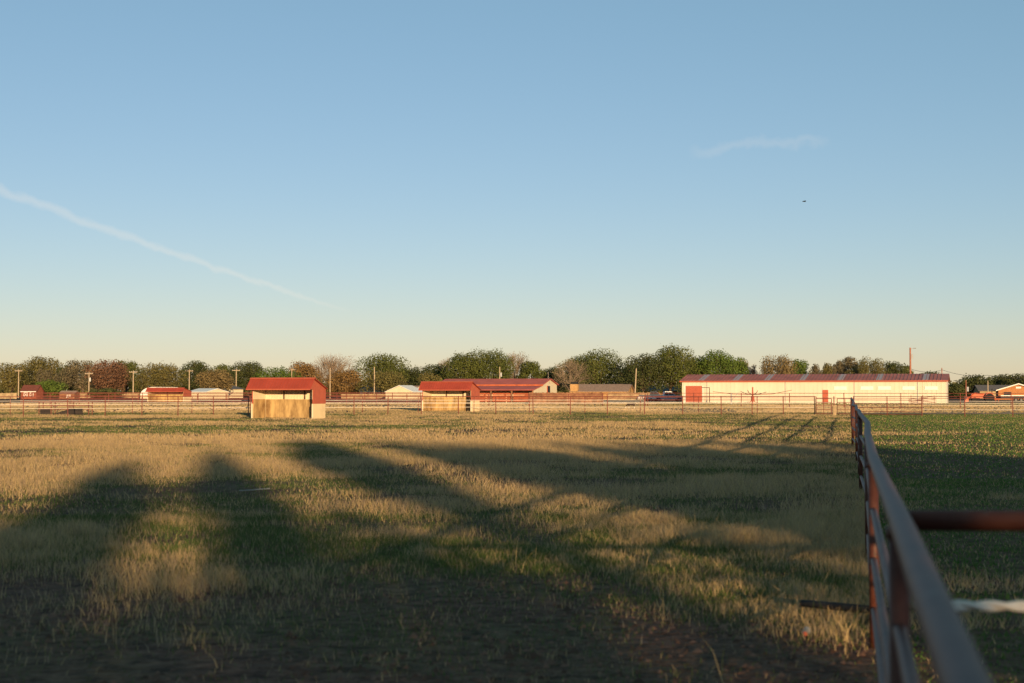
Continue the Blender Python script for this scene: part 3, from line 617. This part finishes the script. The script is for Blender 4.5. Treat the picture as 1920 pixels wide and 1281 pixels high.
def tractor(label, px, D, rz):
    M_to = mat('orange_red_tractor_paint', (.55, .10, .03), .45, var=.08, spec=.45)
    t = thing('tractor', label, 'tractor', (X(px, D), D, 0), rz)
    MB().prism([(-.4, .75), (1.7, .75), (1.75, 1.25), (1.6, 1.42), (-.1, 1.5), (-.4, 1.3)], -.34, .34, 'y').build('hood', M_to, t)
    MB().box(-1.1, -.4, -.5, .5, .7, 1.0).build('platform', M_to, t)
    for s in (-1, 1):
        MB().prism([(-1.65, .95), (-1.35, 1.55), (-.65, 1.6), (-.3, 1.1), (-.55, 1.35), (-1.3, 1.35)], s * .72 - .2, s * .72 + .2, 'y').build('fender', M_to, t)
        wheel(t, -.95, s * .75, .72, .38); wheel(t, 1.25, s * .62, .42, .26)
        MB().tube([(-.1, s * .5, 1.35), (1.2, s * .5, 1.5), (2.3, s * .5, .6)], .07, 6).build('loader_arm', M_to, t)
    MB().prism([(2.2, .15), (2.9, .1), (2.75, .3), (2.35, .85), (2.2, .8)], -.85, .85, 'y').build('loader_bucket', M_to, t)
    MB().box(-1.15, -.75, -.25, .25, 1.0, 1.45).build('seat', M_black, t)
    r = MB().tube([(-1.35, -.45, .95), (-1.4, -.45, 2.15), (-1.4, .45, 2.15), (-1.35, .45, .95)], .04, 6).build('roll_bar', M_black, t)
    MB().tube([(.9, .15, 1.45), (.9, .15, 2.0)], .04, 6).build('exhaust', M_black, t)
tractor('orange-red tractor with front loader parked in front of the grey-roofed house', 1842, 222, R(168))
D = 226; t = thing('implement', 'orange-red farm implement frame standing behind the tractor bucket', 'implement', (X(1862, D), D, 0)); MB().box(-.9, .9, -.2, .2, .45, .62).build('beam', M_orange, t)
for x in (-.7, -.25, .25, .7): MB().tube([(x, 0, .5), (x + .15, -.1, .2), (x, -.15, 0)], .05, 6).build('tine', M_orange, t)
MB().tube([(-.4, .1, .6), (0, .2, 1.2), (.4, .1, .6)], .05, 6).build('hitch', M_orange, t)
D = 235; t = thing('stock_trailer', 'long dark low trailer beside the tractor, below the orange brick gable', 'trailer', (X(1905, D), D, 0), R(3)); MB().box(-3.0, 3.0, -1, 1, .55, 1.05).build('bed', M_black, t); MB().box(-3.02, 3.02, -1.03, -1.003, 1.0, 1.12).build('top_rail', M_white, t)
for x in (-.5, .4): wheel(t, x, -.98, .36)
D = 192; t = thing('arena_drag', 'rusty folded arena harrow leaning by the barn wall near its right end', 'implement', (X(1722, D - 4), D - 6, 0), R(-18))
for k in range(5): MB().tube([(-1.8, -.1 * k, .1 + .16 * k), (1.6, -.1 * k, .35 + .2 * k)], .04, 6).build('bar', M_pipe, t)
for x in (-1.5, 0, 1.4): MB().tube([(x, .1, 0), (x, -.45, 1.3)], .035, 6).build('strut', M_pipe, t)
# grazing goat
def goat():
    D = 146; t = thing('goat', 'dark brown goat with white legs grazing beyond the roped fence', 'goat', (X(1184, D), D, 0), R(172))
    me = bpy.data.meshes.new('body'); 
    V = [(0, 0, .52), (.22, 0, .53), (-.22, 0, .54), (.36, 0, .50), (.50, 0, .36), (.60, 0, .19), (.66, 0, .08),
         (.26, .09, .36), (.27, .10, .18), (.27, .10, .03), (.26, -.09, .36), (.27, -.10, .18), (.25, -.10, .03),
         (-.24, .09, .38), (-.30, .10, .20), (-.26, .10, .03), (-.24, -.09, .38), (-.29, -.10, .20), (-.27, -.10, .03), (-.36, 0, .56), (-.43, 0, .50), (.57, .09, .26), (.57, -.09, .26)]
    E = [(0, 1), (0, 2), (1, 3), (3, 4), (4, 5), (5, 6), (1, 7), (7, 8), (8, 9), (1, 10), (10, 11), (11, 12), (2, 13), (13, 14), (14, 15), (2, 16), (16, 17), (17, 18), (2, 19), (19, 20), (5, 21), (5, 22)]
    Rr = [.165, .155, .15, .10, .075, .07, .04] + [.06, .03, .028] * 2 + [.075, .032, .028] * 2 + [.04, .02, .02, .02]
    me.from_pydata(V, E, []); o = bpy.data.objects.new('body', me); COL.objects.link(o); o.parent = t
    sk = o.modifiers.new('skin', 'SKIN'); 
    for i, r in enumerate(Rr): me.skin_vertices[0].data[i].radius = (r, r)
    me.skin_vertices[0].data[0].use_root = True
    ss = o.modifiers.new('sub', 'SUBSURF'); ss.levels = 1; ss.render_levels = 2
    m = bpy.data.materials.new('goat_coat'); m.use_nodes = True; nt = m.node_tree; b = nt.nodes['Principled BSDF']; b.inputs['Roughness'].default_value = .9
    tx = nt.nodes.new('ShaderNodeTexCoord'); sp = nt.nodes.new('ShaderNodeSeparateXYZ'); nt.links.new(tx.outputs['Object'], sp.inputs[0]); cr = nt.nodes.new('ShaderNodeValToRGB')
    cr.color_ramp.elements[0].position = .22; cr.color_ramp.elements[0].color = (.62, .55, .45, 1); cr.color_ramp.elements[1].position = .27; cr.color_ramp.elements[1].color = (.045, .025, .016, 1)
    nt.links.new(sp.outputs['Z'], cr.inputs[0]); nt.links.new(cr.outputs[0], b.inputs['Base Color']); me.materials.append(m)
goat()
# bird
D = 90; t = thing('bird', 'small dark bird flying in the open sky', 'bird', (X(1510, D), D, Z(377, D)), R(25))
MB().tube([(-.14, 0, 0), (-.08, 0, .012), (.02, 0, .02), (.10, 0, .014), (.15, 0, .01)], [.006, .028, .036, .024, .006], 8).build('body', M_black, t)
for s in (-1, 1): MB().poly([(.06, s * .02, .02), (.07, s * .13, .07), (-.0, s * .24, .05), (-.05, s * .12, .05), (-.05, s * .02, .02)]).build('wing', M_black, t)
# litter in the pasture
D = DG(931); t = thing('plastic_pipe', 'thin white plastic pipe lying in the shaded grass', 'pipe', (X(478, D), D, .11), R(10)); MB().tube([(-.26, 0, .0), (.02, 0, .012)], .009, 8).build('pipe_length', mat('weathered_plastic', (.34, .33, .30), .8), t); MB().tube([(.02, 0, .014), (.27, .02, .03)], .012, 8).build('pipe_sleeve', _m['weathered_plastic'], t)
D = DG(1150); t = thing('dark_pole', 'dark round pole lying in the grass against the near fence', 'pole', (X(1500, D), D, .075), R(-28)); MB().tube([(0, 0, .02), (.35, .0, .012), (.85, 0, 0)], [.030, .034, .034], 12).build('shaft', mat('charred_wood', (.022, .02, .022), .8, var=.3, scale=8), t, True); MB().tube([(-.012, 0, .021), (-.001, 0, .021)], .024, 12).build('cut_end', M_post, t)
D = DG(1192); t = thing('crushed_cup', 'crushed pale cup lying on bare soil near the dark pole', 'cup', (X(1508, D), D, .035), R(70))
MB().tube([(-.05, 0, 0), (-.02, .004, .006), (.02, -.004, .004), (.05, .003, .008)], [.018, .024, .026, .032], 12, False).build('shell', mat('dirty_paper', (.34, .31, .28), .9, var=.25, scale=20), t, True); MB().tube([(-.052, 0, 0), (-.048, 0, 0)], .017, 10).build('base', M_redside, t)

# ------------------------------------------------------------------ trees
PAL = {'green': ((.070, .092, .022), (.120, .130, .034)), 'dark': ((.045, .060, .020), (.085, .092, .032)), 'olive': ((.115, .105, .034), (.175, .145, .050)), 'bright': ((.075, .120, .022), (.115, .160, .032)),
       'russet': ((.150, .075, .045), (.205, .110, .065)), 'tan': ((.165, .120, .050), (.225, .165, .075)), 'orange': ((.180, .105, .038), (.235, .145, .055)), 'bare': ((.22, .14, .09), (.29, .20, .14)), 'grey': ((.125, .105, .060), (.175, .145, .085))}
def leaves(rg, C, Rr, n, size, c0, c1, fill=.55, vert=0.0, feather=.25):
    """leaf sprays in a set of lobes: C (k,3) centres, Rr (k,3) radii"""
    k = len(C); vol = Rr.prod(1) ** (2 / 3); idx = rg.choice(k, n, p=vol / vol.sum())
    d = rg.normal(size=(n, 3)); d /= np.linalg.norm(d, axis=1)[:, None]
    rad = 1 - (1 - fill) * rg.random(n) ** 1.6 + rg.normal(0, .07, n) + (rg.random(n) < .12) * rg.uniform(0, feather, n)
    P = C[idx] + d * Rr[idx] * rad[:, None]
    nrm = d + rg.normal(0, .5, (n, 3)); nrm /= np.linalg.norm(nrm, axis=1)[:, None]
    a = np.cross(nrm, rg.normal(size=(n, 3))); a /= np.linalg.norm(a, axis=1)[:, None]; b = np.cross(nrm, a)
    if vert: a = a * (1 - vert) + np.array([0, 0, 1]) * vert
    s = size * rg.uniform(.55, 1.35, n)[:, None]
    V = np.stack([P - a * s, P + b * s * .55, P + a * s, P - b * s * .55], 1).reshape(-1, 3)
    t = np.clip(rg.random(n) * .6 + rg.random(k)[idx] * .5, 0, 1)[:, None]; c = (np.array(c0) * (1 - t) + np.array(c1) * t) * rg.uniform(.75, 1.25, n)[:, None]
    return V, np.repeat(c, 4, 0)
def tree(name, label, loc, H, Wd, kind, base=.22, group=None, seed=0, nleaf=2200, size=.34, bare=False, spiky=False, trunk_m=None, lobes=None, lean=0, depth=None, feather=.25, lobe=1.0):
    rg = np.random.default_rng(seed); rr = random.Random(seed)
    t = thing(name, label, 'tree', loc, 0, group); c0, c1 = PAL[kind]; R0 = Wd / 2; dz = H * (1 - base); dep = depth or R0
    k = lobes or rr.randint(14, 20); C = []; Q = []
    for i in range(k):
        a = i * 2.4 + rr.uniform(-.4, .4); f = (i + .5) / k; zz = f; prof = math.sin(math.pi * min(1, .16 + .80 * zz)) ** .7
        r = prof * rr.uniform(.35, .78); lr = R0 * rr.uniform(.30, .48) * (1 if not spiky else .7)
        wv = rr.uniform(.75, 1.25) * lobe; lr *= wv
        C.append((math.cos(a) * r * R0 + lean * zz, math.sin(a) * r * dep, H * base + dz * (.14 + .72 * zz))); Q.append((lr, lr, min(lr * (1.0 if not spiky else 1.9), dz * .3)))
    C = np.array(C); Q = np.array(Q); C[:, 2] = np.minimum(C[:, 2], H - Q[:, 2] * .95); top = C[:, 2].argmax(); C[top, 2] = H - Q[top, 2]
    tb = MB(); tr = max(.10, H * .022); zc = H * (base + (1 - base) * .5)
    tb.tube([(0, 0, 0), (rr.uniform(-.1, .1), 0, H * base * .6), (lean * .4 + rr.uniform(-.2, .2), rr.uniform(-.2, .2), zc)], [tr * 1.25, tr, tr * .6], 7)
    tw = MB()
    for i in range(k):
        s = Vector((lean * .3, 0, H * base * rr.uniform(.7, 1.3))); e = Vector(C[i]); mid = s.lerp(e, .5) + Vector((rr.uniform(-.3, .3), rr.uniform(-.3, .3), rr.uniform(.0, .4)))
        tb.tube([s, mid, e], [tr * .5, tr * .33, tr * .14], 5, False)
        nt_ = 42 if bare else 5
        for _ in range(nt_):
            d = Vector(rg.normal(size=3)).normalized(); d.z = abs(d.z) * .9 + .12; e2 = e + Vector((d.x * Q[i][0], d.y * Q[i][1], d.z * Q[i][2])) * rr.uniform(.7, 1.25)
            st = mid.lerp(e, rr.uniform(.3, 1)); m2 = st.lerp(e2, .5) + Vector(rg.normal(size=3)) * .12
            (tw if bare else tb).tube([st, m2, e2], [tr * .13, tr * .09, tr * .05], 3, False)
    tb.build('trunk', trunk_m or (M_palebark if bare else M_trunk), t)
    V, c = leaves(rg, C, Q, int(nleaf * (.22 if bare else 1)), size * (.75 if bare else 1), c0, c1, .5, .35 if spiky else 0, feather)
    np_mesh('crown', V, np.arange(len(V)).reshape(-1, 4), M_leaf, c, t)
    if bare: tw.build('twigs', M_palebark, t)
    return t
# px, top row, width px, distance, kind, options, label
TREES = [
 (22, 681, 66, 385, 'olive', {}, 'loose olive tree behind the tan picket fence at the end of the tree line'),
 (78, 669, 68, 400, 'olive', {}, 'tall olive-green tree rising behind the small red shed'),
 (88, 692, 40, 370, 'grey', {'spiky': 1}, 'small brownish tree right behind the red shed roof'),
 (94, 713, 46, 338, 'bright', {'base': .08}, 'low green bushy tree between the red shed and garden shed'),
 (121, 684, 36, 395, 'dark', {}, 'narrow dark tree behind the brown garden shed'),
 (157, 676, 64, 380, 'grey', {'trunk_m': 1, 'lean': -1.0}, 'grey-olive tree with pale leaning trunk left of the russet tree'),
 (203, 675, 66, 362, 'russet', {'base': .18}, 'russet red-brown tree behind the transformer pole'),
 (238, 676, 50, 400, 'green', {}, 'green tree between the russet tree and the lamp pole'),
 (197, 728, 54, 335, 'dark', {'base': .04}, 'low dark round shrub at the foot of the russet tree'),
 (298, 681, 90, 380, 'olive', {'base': .12}, 'broad round yellow-olive tree above the round-roofed building'),
 (366, 676, 64, 415, 'dark', {}, 'dark olive tree behind the white metal shed and its pole'),
 (405, 693, 56, 335, 'tan', {'base': .26}, 'small round tan-olive tree standing in front of the others, by the white shed'),
 (420, 683, 52, 405, 'green', {}, 'green tree behind the small round tan-olive tree'),
 (467, 678, 62, 395, 'dark', {}, 'dark green tree behind the left end of the stained shelter roof'),
 (517, 687, 66, 380, 'bright', {'base': .1}, 'green rounded tree above the middle of the stained shelter roof'),
 (568, 678, 50, 390, 'orange', {}, 'orange-brown tree above the right end of the stained shelter roof'),
 (622, 664, 80, 405, 'bare', {'bare': 1}, 'tall pinkish bare-twigged tree behind the bare pole by the stained shelter'),
 (645, 692, 60, 360, 'orange', {'base': .12}, 'rounded orange-green tree in front of the pinkish bare tree'),
 (716, 664, 78, 400, 'green', {}, 'tall green tree rising behind the round olive tree and cream house'),
 (722, 696, 82, 335, 'olive', {'base': .16}, 'wide round olive tree in front of the tall green one, over the cream houses'),
 (766, 690, 54, 410, 'dark', {}, 'dark tree right of the tall green tree, behind the cream houses'),
 (814, 683, 68, 405, 'dark', {}, 'dark olive tree above the second shelter'),
 (803, 699, 42, 360, 'olive', {'base': .1}, 'small pale green round tree just above the white gabled outbuilding'),
 (835, 670, 34, 420, 'bare', {'bare': 1}, 'slim bare tree at the left shoulder of the big green trees behind the stable'),
 (868, 662, 66, 385, 'green', {}, 'big green tree behind the left part of the stable roof'),
 (916, 656, 82, 385, 'green', {}, 'tallest full green tree behind the stable roof'),
 (965, 659, 50, 395, 'grey', {'bare': 1}, 'brown thin-leaved tree behind the right part of the stable roof'),
 (996, 677, 40, 390, 'green', {}, 'small green tree behind the stable gable peak'),
 (1034, 688, 44, 410, 'green', {}, 'low green tree in the gap right of the stable gable'),
 (1070, 673, 58, 345, 'grey', {'bare': 1}, 'grey-brown bare tree beside the brick chimney'),
 (1084, 667, 60, 385, 'green', {}, 'green tree behind the grey-brown bare tree'),
 (1127, 655, 88, 375, 'green', {'base': .1}, 'large full green tree behind the tan brick house roof'),
 (1184, 681, 44, 400, 'dark', {}, 'dark tree behind the slightly leaning bare pole'),
 (1206, 663, 76, 360, 'dark', {'base': .18}, 'large dark green tree over the parked trucks'),
 (1257, 647, 84, 362, 'green', {'base': .2}, 'tallest dark green tree left of the long barn'),
 (1303, 668, 54, 370, 'green', {}, 'green tree over the left corner of the long barn roof'),
 (1346, 657, 66, 365, 'bright', {}, 'bright green tall tree behind the roll-up door end of the barn'),
 (1381, 670, 46, 372, 'bright', {}, 'smaller bright green tree right of the tall bright green one'),
 (1396, 673, 28, 390, 'bare', {'bare': 1}, 'thin pinkish bare tree behind the barn roof, by the bright green trees'),
 (1412, 683, 24, 385, 'russet', {'bare': 1}, 'short pinkish twiggy tree behind the barn roof, above the horse walker'),
 (1460, 667, 68, 372, 'tan', {'spiky': 1}, 'spiky olive-tan tree behind the middle of the barn roof'),
 (1498, 673, 40, 380, 'bright', {}, 'green tree tucked against the spiky olive-tan tree'),
 (1530, 682, 24, 375, 'grey', {'spiky': 1}, 'small grey-olive upright tree first of the short row behind the barn roof'),
 (1551, 680, 24, 378, 'olive', {'spiky': 1}, 'small olive upright tree in the short row behind the barn roof'),
 (1571, 676, 26, 380, 'grey', {'spiky': 1}, 'grey upright tree beside the taller brown-topped tree'),
 (1594, 668, 36, 385, 'grey', {}, 'taller brown-topped tree behind the barn roof above the white windows'),
 (1630, 671, 66, 372, 'olive', {'spiky': 1}, 'broad yellow-olive tree behind the barn roof above the white windows'),
 (1674, 677, 42, 380, 'dark', {}, 'dark open-crowned tree left of the tall red-brown pole'),
 (1701, 685, 26, 385, 'green', {}, 'small green tree at the foot of the tall red-brown pole'),
 (1747, 697, 46, 420, 'dark', {}, 'dark tree tops just showing over the right end of the barn roof'),
 (1791, 719, 32, 330, 'dark', {'base': .08}, 'low dark tree against the right gable of the long barn'),
 (1829, 703, 54, 345, 'dark', {'base': .1}, 'dark green tree behind the orange-red tractor'),
 (1878, 702, 44, 400, 'dark', {}, 'dark tree behind the grey shingle roof'),
 (1910, 701, 60, 385, 'dark', {}, 'dark tree behind the orange brick gable house'),
]
for i, (px, top, wpx, D, kind, op, lab) in enumerate(TREES):
    op = dict(op)
    if op.pop('trunk_m', 0): op['trunk_m'] = M_palebark
    H = Z(top, D); Wd = wpx / FPX * D * 1.42; op.setdefault('base', .20)
    tree('shrub' if top > 720 else 'tree', lab, (X(px, D), D, 0), H, Wd, kind, seed=100 + i, nleaf=int(1300 + 48 * Wd * H), size=.225, lobe=.92, group='trees of the tree line', **op)
# far wood that closes the horizon behind the tree line
rg = np.random.default_rng(5); n = 260; fx = rg.uniform(-60, 2000, n); fd = rg.uniform(470, 620, n)
fc = np.stack([(fx - 960) / FPX * fd, fd, rg.uniform(1.0, 3.2, n)], 1); fr = np.stack([rg.uniform(4, 8, n), rg.uniform(3, 5, n), rg.uniform(2.2, 4.2, n)], 1)
V, c = leaves(rg, fc, fr, 42000, .7, PAL['dark'][0], PAL['olive'][1], .6)
V[:, 2] = np.maximum(V[:, 2], .02)
tag(np_mesh('distant_wood', V, np.arange(len(V)).reshape(-1, 4), M_leaf, c), 'dark wooded belt closing the horizon behind the tree line', 'woods', kind='stuff')

# trees behind the camera: they shade the pasture
def shade_tree(u, s, H, Wd, base, seed, kind='green', n=4600, depth=None):
    p = NDIR * u - LDIR * s
    tree('shade_tree', SHL[seed], (p.x, p.y, 0), H, Wd, kind, base=base, seed=900 + seed, nleaf=n, size=.26, group='shade trees behind the viewpoint', depth=depth, feather=.9, lobes=19, lobe=.55)
SHL = ['shade tree with small crown nearest left of the hedge gap', 'slim high-crowned shade tree behind the hedge gap', 'round-crowned shade tree first right of the hedge gap', 'round-crowned shade tree second right of the hedge gap', 'tall shade tree third right of the hedge gap', 'tall shade tree fourth right of the hedge gap', 'widest shade tree at the right end of the hedge',
 'low shade tree with hanging crown left of the small-crowned one', 'shade tree at the left end of the hedge', 'narrow shade tree set back between the first and second round-crowned ones', 'shade tree set back between the second round-crowned one and the third', 'very slim shade tree farthest back beyond the hedge', 'slim shade tree between the small-crowned one and the hedge gap']
#           u     s    H    W   base
for i, a in enumerate([(-1.35, 66, 11.7, 2.5, .64), (4.2, 72, 14.2, 2.9, .72), (9.2, 78, 14.2, 6.0, .70), (14.8, 72, 13.6, 6.0, .66), (21, 70, 13.5, 5.0, .66), (28.5, 66, 12.0, 4.2, .70), (36.5, 62, 11.2, 4.5, .70),
                       (-7.5, 40, 7.0, 5.0, .3), (-13.5, 60, 11.0, 6.5, .55), (12.2, 95, 16.2, 4.0, .74), (18, 90, 15.9, 4.0, .74), (7.0, 84, 15.3, 2.0, .76), (.95, 70, 12.9, 2.1, .68)]):
    shade_tree(*a, seed=i)
def shade_hedge(u0, u1, s, hf, seed, where):  # unseen hedge added to shade the foreground; gap and dips let light streaks through
    rg = np.random.default_rng(seed); n = int((u1 - u0) * 3) + 2; C = []; Q = []
    for k in range(n):
        u = u0 + (u1 - u0) * (k + .5) / n + rg.uniform(-.2, .2)
        p = NDIR * u - LDIR * (s + rg.uniform(-.5, .5)); h = hf(u) * rg.uniform(.90, 1.06)
        C.append((p.x, p.y, h * .5)); Q.append((.7, .7, h * .52))
    V, c = leaves(rg, np.array(C), np.array(Q), int((u1 - u0) * 1100), .17, *PAL['dark'], .3); V[:, 2] = np.maximum(V[:, 2], .02)
    p = NDIR * ((u0 + u1) / 2) - LDIR * s
    t = thing('hedge', 'tall dark hedge behind the viewpoint, ' + where, 'hedge', (p.x, p.y, 0)); V = V - np.array([p.x, p.y, 0])
    np_mesh('foliage', V, np.arange(len(V)).reshape(-1, 4), M_leaf, c, t)
    q = MB()
    for k in range(n): x, y, _ = C[k]; q.tube([(x - p.x, y - p.y, 0), (x - p.x, y - p.y, C[k][2])], .05, 5)
    q.build('stems', M_trunk, t)
def dip(u, c, w, d): return d * math.exp(-((u - c) / w) ** 2)
shade_hedge(-18, 3.35, 19, lambda u: 4.65 - dip(u, -.4, .6, 1.1) - dip(u, -9, 2, .7) - dip(u, 1.3, .35, .5), 1, 'left of its gap')
shade_hedge(5.6, 38, 19, lambda u: 4.65 - dip(u, 7.6, 1.1, .8) - dip(u, 11, .5, .9) - dip(u, 14.3, 1.0, .8), 2, 'right of its gap')
